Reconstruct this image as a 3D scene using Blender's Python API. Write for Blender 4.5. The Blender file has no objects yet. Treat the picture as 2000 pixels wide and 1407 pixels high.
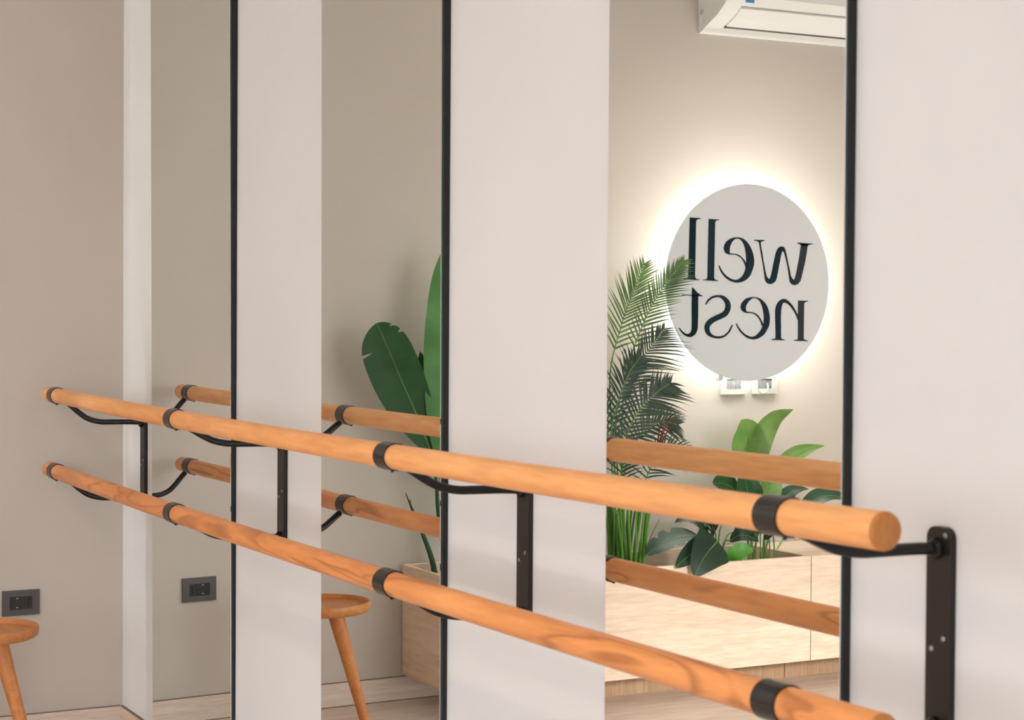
import bpy, math, random
from mathutils import Vector, Matrix
random.seed(7)
sc = bpy.context.scene
COL = sc.collection

# ------------------------------------------------------------------ camera
CX, CY, CZ = 6.0735, -1.70847, 1.42231
YAW, PITCH, ROLL, FPX = 0.48705, -0.02224, 0.00678, 3514.2
def camera():
    a, p, r = YAW, PITCH, ROLL
    F = Vector((-math.cos(a), math.sin(a), 0)); R = Vector((math.sin(a), math.cos(a), 0)); U = Vector((0, 0, 1))
    F, U = math.cos(p)*F + math.sin(p)*U, math.cos(p)*U - math.sin(p)*F
    R, U = math.cos(r)*R + math.sin(r)*U, math.cos(r)*U - math.sin(r)*R
    cd = bpy.data.cameras.new('camera'); o = bpy.data.objects.new('camera', cd); COL.objects.link(o)
    m = Matrix(((R.x, U.x, -F.x, CX), (R.y, U.y, -F.y, CY), (R.z, U.z, -F.z, CZ), (0, 0, 0, 1)))
    o.matrix_world = m
    cd.sensor_fit = 'HORIZONTAL'; cd.sensor_width = 36.0; cd.lens = 36.0*FPX/2000.0
    cd.clip_start = 0.05; cd.clip_end = 200
    cd.dof.use_dof = True; cd.dof.focus_distance = 5.6; cd.dof.aperture_fstop = 9.0
    sc.camera = o
camera()

# ------------------------------------------------------------------ sky, exposure
w = bpy.data.worlds.new('sky'); sc.world = w; w.use_nodes = True
bg = w.node_tree.nodes['Background']
bg.inputs['Color'].default_value = (0.92, 0.955, 1.0, 1); bg.inputs['Strength'].default_value = 7.2
sl = bpy.data.lights.new('low_sun', 'SUN'); sl.energy = 2.6; sl.angle = math.radians(7); sl.color = (1.0, .92, .85)
so = bpy.data.objects.new('low_sun', sl); COL.objects.link(so); so.location = (14, -2, 6)
so.rotation_euler = Vector((-math.cos(math.radians(17.7)), 0.0, -math.sin(math.radians(17.7)))).to_track_quat('-Z', 'Y').to_euler()
vs = sc.view_settings
sc.display_settings.display_device = 'sRGB'
vs.view_transform = 'Standard'; vs.look = 'None'; vs.gamma = 1.0; vs.use_curve_mapping = False; vs.exposure = -0.12
sc.cycles.max_bounces = 12; sc.cycles.diffuse_bounces = 6; sc.cycles.glossy_bounces = 6; sc.cycles.transparent_max_bounces = 12
sc.cycles.sample_clamp_indirect = 6.0

# room: wall_left x=0, wall_right (mirrors) y=0, wall_opposite y=-RW, wall_back x=RL
RW, RL, RH = 4.9, 7.0, 3.05
WIN = [(2.9, 5.3)]; BWIN = [(-4.8, -3.2), (-3.1, -1.5)]; WZ0, WZ1 = 0.08, 2.72
for i, (x0, x1) in enumerate(WIN):
    L = bpy.data.lights.new('window_portal', 'AREA'); L.shape = 'RECTANGLE'; L.size = x1-x0; L.size_y = WZ1-WZ0
    L.cycles.is_portal = True
    o = bpy.data.objects.new('window_portal', L); COL.objects.link(o)
    o.location = ((x0+x1)/2, -RW-0.13, (WZ0+WZ1)/2); o.rotation_euler = (math.radians(90), 0, math.radians(180))

for y0, y1 in BWIN:
    L = bpy.data.lights.new('window_portal', 'AREA'); L.shape = 'RECTANGLE'; L.size = WZ1-WZ0; L.size_y = y1-y0
    L.cycles.is_portal = True
    o = bpy.data.objects.new('window_portal', L); COL.objects.link(o)
    o.location = (RL+0.13, (y0+y1)/2, (WZ0+WZ1)/2); o.rotation_euler = (0, math.radians(90), 0)

# ------------------------------------------------------------------ materials
def mat(name, col, rough=0.5, metal=0.0, spec=0.5, emis=None, estr=0.0, coat=0.0):
    m = bpy.data.materials.new(name); m.use_nodes = True
    b = m.node_tree.nodes['Principled BSDF']
    b.inputs['Base Color'].default_value = (*col, 1); b.inputs['Roughness'].default_value = rough
    b.inputs['Metallic'].default_value = metal; b.inputs['Specular IOR Level'].default_value = spec
    b.inputs['Coat Weight'].default_value = coat
    if emis:
        b.inputs['Emission Color'].default_value = (*emis, 1); b.inputs['Emission Strength'].default_value = estr
    return m
def nodes(m): return m.node_tree.nodes, m.node_tree.links, m.node_tree.nodes['Principled BSDF']
def plaster(name, col, var=0.03, scale=3.0, rough=0.85):
    m = mat(name, col, rough, spec=0.2); N, L, b = nodes(m)
    t = N.new('ShaderNodeTexCoord'); n = N.new('ShaderNodeTexNoise'); n.inputs['Scale'].default_value = scale; n.inputs['Detail'].default_value = 3
    r = N.new('ShaderNodeValToRGB'); c = Vector(col)
    r.color_ramp.elements[0].color = (*(c*(1-var)), 1); r.color_ramp.elements[1].color = (*(c*(1+var)), 1)
    r.color_ramp.elements[0].position = .3; r.color_ramp.elements[1].position = .7
    L.new(t.outputs['Object'], n.inputs['Vector']); L.new(n.outputs['Fac'], r.inputs['Fac']); L.new(r.outputs['Color'], b.inputs['Base Color'])
    n2 = N.new('ShaderNodeTexNoise'); n2.inputs['Scale'].default_value = 140; n2.inputs['Detail'].default_value = 2
    bp = N.new('ShaderNodeBump'); bp.inputs['Strength'].default_value = 0.03; bp.inputs['Distance'].default_value = 0.004
    L.new(t.outputs['Object'], n2.inputs['Vector']); L.new(n2.outputs['Fac'], bp.inputs['Height']); L.new(bp.outputs['Normal'], b.inputs['Normal'])
    return m
def wood(name, light, dark, axis='X', stretch=14.0, scale=3.0, rough=0.45, streak=None, lo=.32, hi=.72, dist=1.2, spec=.4):
    """grain runs along axis; optional third, darker streak colour"""
    m = mat(name, light, rough, spec=spec); N, L, b = nodes(m)
    t = N.new('ShaderNodeTexCoord'); mp = N.new('ShaderNodeMapping')
    s = [stretch]*3; s['XYZ'.index(axis)] = 1.0
    mp.inputs['Scale'].default_value = s
    L.new(t.outputs['Object'], mp.inputs['Vector'])
    n = N.new('ShaderNodeTexNoise'); n.inputs['Scale'].default_value = scale; n.inputs['Detail'].default_value = 4; n.inputs['Distortion'].default_value = dist
    L.new(mp.outputs['Vector'], n.inputs['Vector'])
    r = N.new('ShaderNodeValToRGB'); e = r.color_ramp.elements
    e[0].position = lo; e[0].color = (*dark, 1); e[1].position = hi; e[1].color = (*light, 1)
    L.new(n.outputs['Fac'], r.inputs['Fac'])
    fine = N.new('ShaderNodeTexNoise'); fine.inputs['Scale'].default_value = scale*7; fine.inputs['Detail'].default_value = 3
    L.new(mp.outputs['Vector'], fine.inputs['Vector'])
    mx = N.new('ShaderNodeMix'); mx.data_type = 'RGBA'; mx.blend_type = 'MULTIPLY'; mx.inputs['Factor'].default_value = 0.22
    L.new(r.outputs['Color'], mx.inputs['A'])
    g = N.new('ShaderNodeValToRGB'); g.color_ramp.elements[0].position = .35; g.color_ramp.elements[0].color = (.45, .4, .36, 1); g.color_ramp.elements[1].position = .6; g.color_ramp.elements[1].color = (1, 1, 1, 1)
    L.new(fine.outputs['Fac'], g.inputs['Fac']); L.new(g.outputs['Color'], mx.inputs['B'])
    out = mx.outputs['Result']
    if streak:
        n3 = N.new('ShaderNodeTexNoise'); n3.inputs['Scale'].default_value = scale*.75; n3.inputs['Detail'].default_value = 2; n3.inputs['Distortion'].default_value = 1.6
        mp2 = N.new('ShaderNodeMapping'); mp2.inputs['Location'].default_value = (3.1, 1.7, .4); mp2.inputs['Scale'].default_value = s
        L.new(t.outputs['Object'], mp2.inputs['Vector']); L.new(mp2.outputs['Vector'], n3.inputs['Vector'])
        k = N.new('ShaderNodeValToRGB'); ke = k.color_ramp.elements
        ke[0].position = .455; ke[0].color = (0, 0, 0, 1); ke[1].position = .525; ke[1].color = (0, 0, 0, 1)
        q = k.color_ramp.elements.new(.5); q.color = (1, 1, 1, 1)
        L.new(n3.outputs['Fac'], k.inputs['Fac'])
        m2 = N.new('ShaderNodeMix'); m2.data_type = 'RGBA'
        ml = N.new('ShaderNodeMath'); ml.operation = 'MULTIPLY'; ml.inputs[1].default_value = streak[1]
        L.new(k.outputs['Color'], ml.inputs[0]); L.new(ml.outputs['Value'], m2.inputs['Factor'])
        L.new(out, m2.inputs['A']); m2.inputs['B'].default_value = (*streak[0], 1); out = m2.outputs['Result']
    L.new(out, b.inputs['Base Color'])
    return m
def glass_thin(name):
    m = bpy.data.materials.new(name); m.use_nodes = True; N = m.node_tree.nodes; L = m.node_tree.links
    N.remove(N['Principled BSDF']); o = N['Material Output']
    a = N.new('ShaderNodeBsdfTransparent'); a.inputs['Color'].default_value = (.97, .985, .98, 1)
    g = N.new('ShaderNodeBsdfGlossy'); g.inputs['Roughness'].default_value = 0.0
    f = N.new('ShaderNodeFresnel'); f.inputs['IOR'].default_value = 1.45; x = N.new('ShaderNodeMixShader')
    L.new(f.outputs['Fac'], x.inputs['Fac']); L.new(a.outputs['BSDF'], x.inputs[1]); L.new(g.outputs['BSDF'], x.inputs[2]); L.new(x.outputs['Shader'], o.inputs['Surface'])
    return m
def leaf_mat(name, c1, c2, trans=0.25, rough=.38, scale=9):
    m = mat(name, c1, rough, spec=.4); N, L, b = nodes(m)
    t = N.new('ShaderNodeTexCoord'); n = N.new('ShaderNodeTexNoise'); n.inputs['Scale'].default_value = scale; n.inputs['Detail'].default_value = 3
    r = N.new('ShaderNodeValToRGB'); r.color_ramp.elements[0].position = .35; r.color_ramp.elements[1].position = .68
    r.color_ramp.elements[0].color = (*c2, 1); r.color_ramp.elements[1].color = (*c1, 1)
    L.new(t.outputs['Object'], n.inputs['Vector']); L.new(n.outputs['Fac'], r.inputs['Fac']); L.new(r.outputs['Color'], b.inputs['Base Color'])
    tr = N.new('ShaderNodeBsdfTranslucent'); L.new(r.outputs['Color'], tr.inputs['Color'])
    x = N.new('ShaderNodeMixShader'); x.inputs['Fac'].default_value = trans
    o = N['Material Output']; L.new(b.outputs['BSDF'], x.inputs[1]); L.new(tr.outputs['BSDF'], x.inputs[2]); L.new(x.outputs['Shader'], o.inputs['Surface'])
    return m
def mirror_mat():
    m = bpy.data.materials.new('mirror silver'); m.use_nodes = True; N = m.node_tree.nodes; L = m.node_tree.links
    N.remove(N['Principled BSDF']); o = N['Material Output']
    g = N.new('ShaderNodeBsdfGlossy'); g.inputs['Roughness'].default_value = 0.0; g.inputs['Color'].default_value = (.925, .95, .925, 1)
    L.new(g.outputs['BSDF'], o.inputs['Surface']); return m

M = dict(
    white_wall=plaster('white wall paint', (.69, .68, .678), .015),
    greige=plaster('greige wall paint', (.535, .485, .435), .03, 1.6),
    ceiling=plaster('ceiling paint', (.82, .815, .80), .01),
    floor=wood('pale floor wood', (.80, .69, .60), (.65, .53, .45), 'Y', 9, 1.4, .42),
    base=wood('baseboard wood', (.74, .63, .55), (.62, .51, .43), 'Y', 16, 2.2, .5),
    baseX=wood('baseboard wood x', (.70, .58, .48), (.57, .45, .36), 'X', 16, 2.2, .5),
    bar=wood('beech bar', (.90, .44, .17), (.76, .31, .095), 'X', 9, 1.6, .38, None),
    bar2=wood('streaked beech bar', (.84, .35, .115), (.63, .22, .06), 'X', 7, 1.5, .36, ((.34, .105, .028), .72)),
    endgrain=wood('beech end grain', (.56, .23, .06), (.46, .17, .04), 'Z', 5, 8, .5),
    stool=wood('stool beech', (.62, .25, .075), (.48, .17, .045), 'X', 7, 2.5, .35),
    planter=wood('planter maple', (.85, .69, .56), (.74, .57, .44), 'Y', 9, 1.7, .5),
    planterX=wood('planter maple end', (.80, .62, .45), (.66, .48, .33), 'X', 8, 1.7, .5),
    plinth=wood('plinth wood', (.52, .35, .22), (.38, .24, .14), 'Z', 24, 3.0, .55),
    black=mat('black steel', (.008, .007, .007), .34, .0, .3),
    band=mat('black clamp steel', (.010, .0095, .0095), .24, .0, .4),
    plate=mat('black steel plate', (.016, .012, .010), .4, .0, .35),
    screw=mat('zinc screw', (.35, .36, .38), .35, 1.0),
    backing=mat('black mirror backing', (.006, .006, .006), .6),
    gedge=mat('dark green glass edge', (.008, .035, .032), .12, 0, .6),
    mirror=mirror_mat(),
    anth=mat('anthracite plastic', (.075, .066, .066), .45),
    sock=mat('black socket plastic', (.008, .008, .008), .35),
    hole=mat('socket hole', (.001, .001, .001), .9),
    white=mat('white plastic', (.78, .78, .76), .3),
    white2=mat('white casing', (.80, .80, .79), .38),
    ivory=mat('ivory socket plate', (.40, .40, .36), .35),
    gap=mat('dark gap', (.02, .02, .02), .8),
    shade_line=mat('brown shade line', (.20, .14, .10), .8),  # painted shade for the lines along the baseboards
    grey=mat('grey print', (.2, .2, .2), .6),
    blue=mat('blue sticker', (.06, .28, .55), .5),
    disc=mat('satin white acrylic', (.76, .79, .82), .10, 0, .5),
    letter=mat('black gloss acrylic', (.008, .02, .028), .06, 0, .6),  # teal in the black stands in for the window's reflection
    led=mat('led strip', (1, 1, 1), .5, emis=(1.0, .965, .885), estr=400.0),
    lamp=mat('lamp diffuser', (1, 1, 1), .5, emis=(1.0, .85, .76), estr=20.0),
    soil=plaster('potting soil', (.05, .032, .02), .4, 30),
    alu=mat('dark window frame', (.03, .03, .032), .4, .3),
    pane=glass_thin('window pane'),
    pave=plaster('pavement', (.36, .35, .33), .1, 4),
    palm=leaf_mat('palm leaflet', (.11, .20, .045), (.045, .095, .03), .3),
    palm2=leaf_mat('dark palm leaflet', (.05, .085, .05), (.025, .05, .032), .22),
    palmstem=leaf_mat('palm stem', (.16, .36, .06), (.08, .22, .03), .1),
    red=leaf_mat('red brown bract', (.24, .03, .02), (.12, .02, .012), .15),
    banana=leaf_mat('deep green leaf', (.014, .075, .014), (.008, .048, .010), .12, .5),
    banana2=leaf_mat('fresh green leaf', (.075, .24, .035), (.045, .17, .025), .3, .34),
    rib=leaf_mat('leaf midrib', (.25, .38, .14), (.18, .30, .10), .2),
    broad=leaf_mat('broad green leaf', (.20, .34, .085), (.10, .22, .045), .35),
    broadd=leaf_mat('dark broad leaf', (.02, .09, .02), (.012, .06, .015), .2, .3),  # darker green for the lower broad leaves
    dark=leaf_mat('dark philodendron leaf', (.012, .05, .02), (.007, .03, .013), .12, .45),
    bright=leaf_mat('bright new leaf', (.13, .42, .05), (.08, .32, .03), .35),
)

# ------------------------------------------------------------------ helpers
def add_obj(name, verts, faces, material, parent=None, org=None, smooth=False, mats=None, fm=None):
    """verts in world space; stored relative to the parent (an Empty) or to org"""
    if parent is not None:
        o0 = Vector(parent['_o'])
    else:
        o0 = Vector(org) if org is not None else Vector((0, 0, 0))
    me = bpy.data.meshes.new(name)
    me.from_pydata([tuple(Vector(v)-o0) for v in verts], [], faces); me.validate(); me.update()
    o = bpy.data.objects.new(name, me); COL.objects.link(o)
    for m in (mats or [material]): me.materials.append(m)
    if fm:
        for p, k in zip(me.polygons, fm): p.material_index = k
    if smooth:
        for p in me.polygons: p.use_smooth = True
        try: me.set_sharp_from_angle(angle=math.radians(40))
        except Exception: pass
    if parent is not None:
        o.parent = parent
        if '_o' not in o: o['_o'] = tuple(o0)
    else:
        o.location = o0; o['_o'] = tuple(o0)
    return o
def thing(name, label, cat, loc, group=None):
    o = bpy.data.objects.new(name, None); COL.objects.link(o); o.location = loc; o['_o'] = tuple(loc); o.empty_display_size = .1
    o['label'] = label; o['category'] = cat
    if group: o['group'] = group
    return o
def tag(o, label, cat, group=None):
    o['label'] = label; o['category'] = cat
    if group: o['group'] = group
    return o
def struct(o, label=None, cat=None):
    o['kind'] = 'structure'
    if label: o['label'] = label
    if cat: o['category'] = cat
    return o
class G:
    def __init__(s): s.v = []; s.f = []; s.m = []
    def add(s, v, f, k=0):
        n = len(s.v); s.v += [tuple(p) for p in v]; s.f += [tuple(i+n for i in q) for q in f]; s.m += [k]*len(f); return s
    def box(s, a, b, k=0, bev=0.0):
        x0, y0, z0 = (min(a[i], b[i]) for i in range(3)); x1, y1, z1 = (max(a[i], b[i]) for i in range(3))
        if not bev:
            v = [(x, y, z) for x in (x0, x1) for y in (y0, y1) for z in (z0, z1)]
            return s.add(v, [(0, 1, 3, 2), (4, 6, 7, 5), (0, 4, 5, 1), (2, 3, 7, 6), (0, 2, 6, 4), (1, 5, 7, 3)], k)
        c = bev; v = []; f = []; idx = {}
        for ix, x in enumerate((x0, x1)):
            for iy, y in enumerate((y0, y1)):
                for iz, z in enumerate((z0, z1)):
                    sx, sy, sz = (c if ix == 0 else -c), (c if iy == 0 else -c), (c if iz == 0 else -c)
                    for ax, p in enumerate(((x, y+sy, z+sz), (x+sx, y, z+sz), (x+sx, y+sy, z))):
                        idx[ix, iy, iz, ax] = len(v); v.append(p)
        I = idx
        for ax in range(3):
            for q in (0, 1):
                def key(u, w):
                    t = [u, w]; t.insert(ax, q); return tuple(t)
                loop = [I[key(0, 0)+(ax,)], I[key(1, 0)+(ax,)], I[key(1, 1)+(ax,)], I[key(0, 1)+(ax,)]]
                f.append(loop if (q == 1) != (ax == 1) else loop[::-1])
        for ax in range(3):
            o = [i for i in range(3) if i != ax]
            for q1 in (0, 1):
                for q2 in (0, 1):
                    def k3(e, a_):
                        t = [0, 0, 0]; t[ax] = e; t[o[0]] = q1; t[o[1]] = q2; return I[tuple(t)+(a_,)]
                    f.append([k3(0, o[0]), k3(1, o[0]), k3(1, o[1]), k3(0, o[1])])
        for ix in (0, 1):
            for iy in (0, 1):
                for iz in (0, 1): f.append([I[ix, iy, iz, 0], I[ix, iy, iz, 1], I[ix, iy, iz, 2]])
        return s.add(v, f, k)
    def prism(s, outline, fn, d0, d1, k=0):
        """outline: 2D points; fn(u, w, depth) -> xyz"""
        n = len(outline); v = [fn(u, w_, d0) for u, w_ in outline] + [fn(u, w_, d1) for u, w_ in outline]
        f = [tuple(range(n))[::-1], tuple(range(n, 2*n))] + [(i, (i+1) % n, n+(i+1) % n, n+i) for i in range(n)]
        return s.add(v, f, k)
    def tube(s, pts, rad, seg=12, k=0, cap=True):
        pts = [Vector(p) for p in pts]; n = len(pts)
        rad = rad if isinstance(rad, (list, tuple)) else [rad]*n
        T = [(pts[min(i+1, n-1)]-pts[max(i-1, 0)]).normalized() for i in range(n)]
        up = Vector((0, 0, 1)) if abs(T[0].z) < .9 else Vector((1, 0, 0))
        u = T[0].cross(up).normalized(); v = []; f = []
        for i in range(n):
            u = (u - T[i]*u.dot(T[i])).normalized(); w_ = T[i].cross(u)
            for j in range(seg):
                a = 2*math.pi*j/seg; v.append(pts[i]+(u*math.cos(a)+w_*math.sin(a))*rad[i])
        for i in range(n-1):
            for j in range(seg):
                j2 = (j+1) % seg; f.append((i*seg+j, i*seg+j2, (i+1)*seg+j2, (i+1)*seg+j))
        if cap: f += [tuple(range(seg))[::-1], tuple(range((n-1)*seg, n*seg))]
        return s.add(v, f, k)
    def lathe(s, prof, c, seg=32, k=0, axis='Z'):
        """prof: (r, h) list; closed with caps where r>0 at the ends"""
        v = []; f = []; n = len(prof)
        for r, h in prof:
            for j in range(seg):
                a = 2*math.pi*j/seg; p = (r*math.cos(a), r*math.sin(a), h)
                if axis == 'X': p = (p[2], p[0], p[1])
                if axis == 'Y': p = (p[1], p[2], p[0])
                v.append((c[0]+p[0], c[1]+p[1], c[2]+p[2]))
        for i in range(n-1):
            for j in range(seg):
                j2 = (j+1) % seg; f.append((i*seg+j, i*seg+j2, (i+1)*seg+j2, (i+1)*seg+j))
        f += [tuple(range(seg))[::-1], tuple(range((n-1)*seg, n*seg))]
        return s.add(v, f, k)
    def obj(s, name, material, parent=None, org=None, smooth=False, mats=None):
        return add_obj(name, s.v, s.f, material, parent, org, smooth, mats, s.m if mats else None)
def cr(P, n=6):
    """Catmull-Rom through points of any dimension"""
    P = [tuple(p) for p in P]; d = len(P[0])
    E = [tuple(2*P[0][k]-P[1][k] for k in range(d))] + P + [tuple(2*P[-1][k]-P[-2][k] for k in range(d))]
    Q = []
    for i in range(1, len(E)-2):
        for j in range(n):
            t = j/n
            Q.append(tuple(.5*(2*E[i][k]+(E[i+1][k]-E[i-1][k])*t+(2*E[i-1][k]-5*E[i][k]+4*E[i+1][k]-E[i+2][k])*t*t+(3*E[i][k]-E[i-1][k]-3*E[i+1][k]+E[i+2][k])*t**3) for k in range(d)))
    Q.append(E[-2]); return Q

# ================================================================== the room
def box_obj(name, a, b, m, parent=None, bev=0.0, smooth=False):
    c = tuple((a[i]+b[i])/2 for i in range(3)); c = (c[0], c[1], min(a[2], b[2]))
    return G().box(a, b, 0, bev).obj(name, m, parent, c if parent is None else None, smooth)
T_ = 0.15
struct(box_obj('floor', (-T_, -RW-T_, -.12), (RL+T_, T_, 0), M['floor']))
struct(box_obj('ceiling', (-T_, -RW-T_, RH), (RL+T_, T_, RH+.12), M['ceiling']))
struct(box_obj('wall_left', (-T_, -RW, 0), (0, 0, RH), M['greige']))
struct(box_obj('wall_right', (-T_, 0, 0), (RL+T_, T_, RH), M['white_wall']))
g = G(); ys = [-RW]+[y for q in BWIN for y in q]+[0]
for i in range(0, len(ys), 2): g.box((RL, ys[i], 0), (RL+T_, ys[i+1], RH))
for y0, y1 in BWIN:
    g.box((RL, y0, 0), (RL+T_, y1, WZ0)); g.box((RL, y0, WZ1), (RL+T_, y1, RH))
struct(g.obj('wall_back', M['white_wall'], org=(RL, -2.4, 0)))
g = G()
g.box((-T_, -RW-T_, 0), (WIN[0][0], -RW, RH)); g.box((WIN[-1][1], -RW-T_, 0), (RL+T_, -RW, RH))
for i in range(len(WIN)-1): g.box((WIN[i][1], -RW-T_, 0), (WIN[i+1][0], -RW, RH))
for x0, x1 in WIN:
    g.box((x0, -RW-T_, 0), (x1, -RW, WZ0)); g.box((x0, -RW-T_, WZ1), (x1, -RW, RH))
struct(g.obj('wall_opposite', M['white_wall'], org=(4.5, -RW, 0)))
for i, (x0, x1) in enumerate(WIN):
    e = thing('window_%d' % (i+1), 'wide shop window in dark metal frame opposite the mirrors', 'window', ((x0+x1)/2, -RW-.07, WZ0)); e['kind'] = 'structure'
    y0, y1, fw = -RW-.09, -RW-.04, .055
    gg = G(); gg.box((x0, y0, WZ0), (x0+fw, y1, WZ1)); gg.box((x1-fw, y0, WZ0), (x1, y1, WZ1)); gg.box((x0+fw, y0, WZ0), (x1-fw, y1, WZ0+fw)); gg.box((x0+fw, y0, WZ1-fw), (x1-fw, y1, WZ1))
    gg.obj('window_frame', M['alu'], e)
    xm = (x0+x1)/2; box_obj('mullion', (xm-.025, y0, WZ0+fw), (xm+.025, y1, WZ1-fw), M['alu'], e)
    for a, b in ((x0+fw, xm-.025), (xm+.025, x1-fw)): box_obj('pane', (a, -RW-.068, WZ0+fw), (b, -RW-.062, WZ1-fw), M['pane'], e)
for i, (y0, y1) in enumerate(BWIN):
    e = thing('window_%d' % (i+2), 'shop window in dark metal frame in the end wall facing the sign', 'window', (RL+.07, (y0+y1)/2, WZ0), 'shop windows facing the sign'); e['kind'] = 'structure'
    x0, x1, fw = RL+.04, RL+.09, .05
    gg = G(); gg.box((x0, y0, WZ0), (x1, y0+fw, WZ1)); gg.box((x0, y1-fw, WZ0), (x1, y1, WZ1)); gg.box((x0, y0+fw, WZ0), (x1, y1-fw, WZ0+fw)); gg.box((x0, y0+fw, WZ1-fw), (x1, y1-fw, WZ1))
    gg.obj('window_frame', M['alu'], e)
    box_obj('pane', (RL+.062, y0+fw, WZ0+fw), (RL+.068, y1-fw, WZ1-fw), M['pane'], e)
struct(box_obj('ground_outside', (-20, -30, -.2), (30, 12, -.125), M['pave']), 'grey pavement outside the shop windows', 'pavement')
BH = .0867
struct(G().box((0, -RW, 0), (.012, -.0, BH), 0).obj('baseboard_left', M['base'], org=(0, -2.4, 0)))
struct(G().box((.012, -.0115, 0), (RL, 0, BH), 0).obj('baseboard_right', M['baseX'], org=(4, 0, 0)))

bl, br = bpy.data.objects['baseboard_left'], bpy.data.objects['baseboard_right']
G().box((0, -RW, BH), (.0105, -.010, BH+.0022)).obj('top_shade_line', M['shade_line'], bl); G().box((.0105, -.0105, BH), (RL, 0, BH+.0022)).obj('top_shade_line', M['shade_line'], br)  # brown strips standing in for the shadow line above each baseboard

G().box((.012, -RW, .0003), (.0135, -.0135, .0035)).obj('floor_shade_line', M['shade_line'], bl); G().box((.0135, -.0132, .0003), (RL, -.0116, .0035)).obj('floor_shade_line', M['shade_line'], br)  # thin brown strips painting the shadow gap where baseboard meets floor

# ================================================================== mirrors
MT = .02; MZ0, MZ1 = .10, 2.62
def wall_mirror(x0, x1, d, e, label, MT=MT):
    xm = (x0+x1)/2
    t = thing('wall_mirror', label, 'mirror', (xm, 0, MZ0), 'tall frameless wall mirrors')
    face = lambda x, z, off=0.0: (x, -MT + d*(x-xm) + e*(z-1.0) + off, z)
    th = .006; ch, cd = .0035, .0015
    v = []; f = []; k = []
    o = [(x0, MZ0), (x1, MZ0), (x1, MZ1), (x0, MZ1)]; q = [(x0+ch, MZ0), (x1-.0004, MZ0), (x1-.0004, MZ1), (x0+ch, MZ1)]
    v += [face(*p) for p in q] + [face(p[0], p[1], cd) for p in o] + [face(p[0], p[1], th) for p in o]
    f.append((0, 1, 2, 3)); k.append(0)
    for i in range(4):
        j = (i+1) % 4; f.append((4+i, 4+j, j, i)); k.append(0); f.append((8+i, 8+j, 4+j, 4+i)); k.append(1)
    f.append((11, 10, 9, 8)); k.append(1)
    add_obj('glass', v, f, None, t, mats=[M['mirror'], M['gedge']], fm=k)
    b = .0005; o2 = [(x0+b, MZ0+b), (x1-b, MZ0+b), (x1-b, MZ1-b), (x0+b, MZ1-b)]
    v = [face(p[0], p[1], th+.0004) for p in o2] + [(p[0], -.0003, p[1]) for p in o2]
    add_obj('backing_board', v, [(0, 1, 2, 3), (7, 6, 5, 4)] + [(4+i, 4+(i+1) % 4, (i+1) % 4, i) for i in range(4)], M['backing'], t)
    return t
wall_mirror(.44093, 1.169, .01856, -.00531, 'tall mirror nearest the corner, reflecting the grey wall socket', .0245)
wall_mirror(1.86459, 2.55595, .00108, -.00373, 'tall mirror reflecting the round stool and the banana leaves')
wall_mirror(3.25148, 3.93808, -.00248, -.00108, 'tall mirror reflecting the lit round sign and planter')

# ================================================================== ballet barres and their brackets
YB, ZL, SAG, RB, XE0, XE1 = .267, .91524, -.01305, .0248, .05884, 4.341
CL = [.15996, 1.45057, 2.84542, 4.1197]; PL = [.268, 1.555, 2.918, 4.142]; AZ = [1.077, 1.088, 1.084, 1.108]
def barz(up, x):
    s = (x-XE0)/(XE1-XE0); return ZL + (.25 if up else 0) + SAG*4*s*(1-s)
def barre(up, label):
    n = 36; pts = []; rad = []
    for dx, dr in ((0, -.006), (.0008, -.0032), (.0028, -.001), (.006, 0)): pts.append((XE0+dx, -YB, barz(up, XE0+dx))); rad.append(RB+dr)
    for i in range(1, n): x = XE0+.006+(XE1-XE0-.012)*i/n; pts.append((x, -YB, barz(up, x))); rad.append(RB)
    for dx, dr in ((.006, 0), (.0028, -.001), (.0008, -.0032), (0, -.006)): pts.append((XE1-dx, -YB, barz(up, XE1-dx))); rad.append(RB+dr)
    g = G().tube(pts, rad, 40); g.m[-1] = g.m[-2] = 1; nn = len(pts)-1
    for q in range(120): g.m[q] = 1; g.m[nn*40-120+q] = 1
    o = g.obj('ballet_barre', None, org=(2.2, -YB, barz(up, 2.2)), smooth=True, mats=[M['bar' if up else 'bar2'], M['endgrain']])
    return tag(o, label, 'barre', 'ballet barres along the mirrors')
barre(True, 'upper round wooden ballet barre, plain pale orange grain')
barre(False, 'lower round wooden ballet barre, with darker streaky grain')
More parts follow.
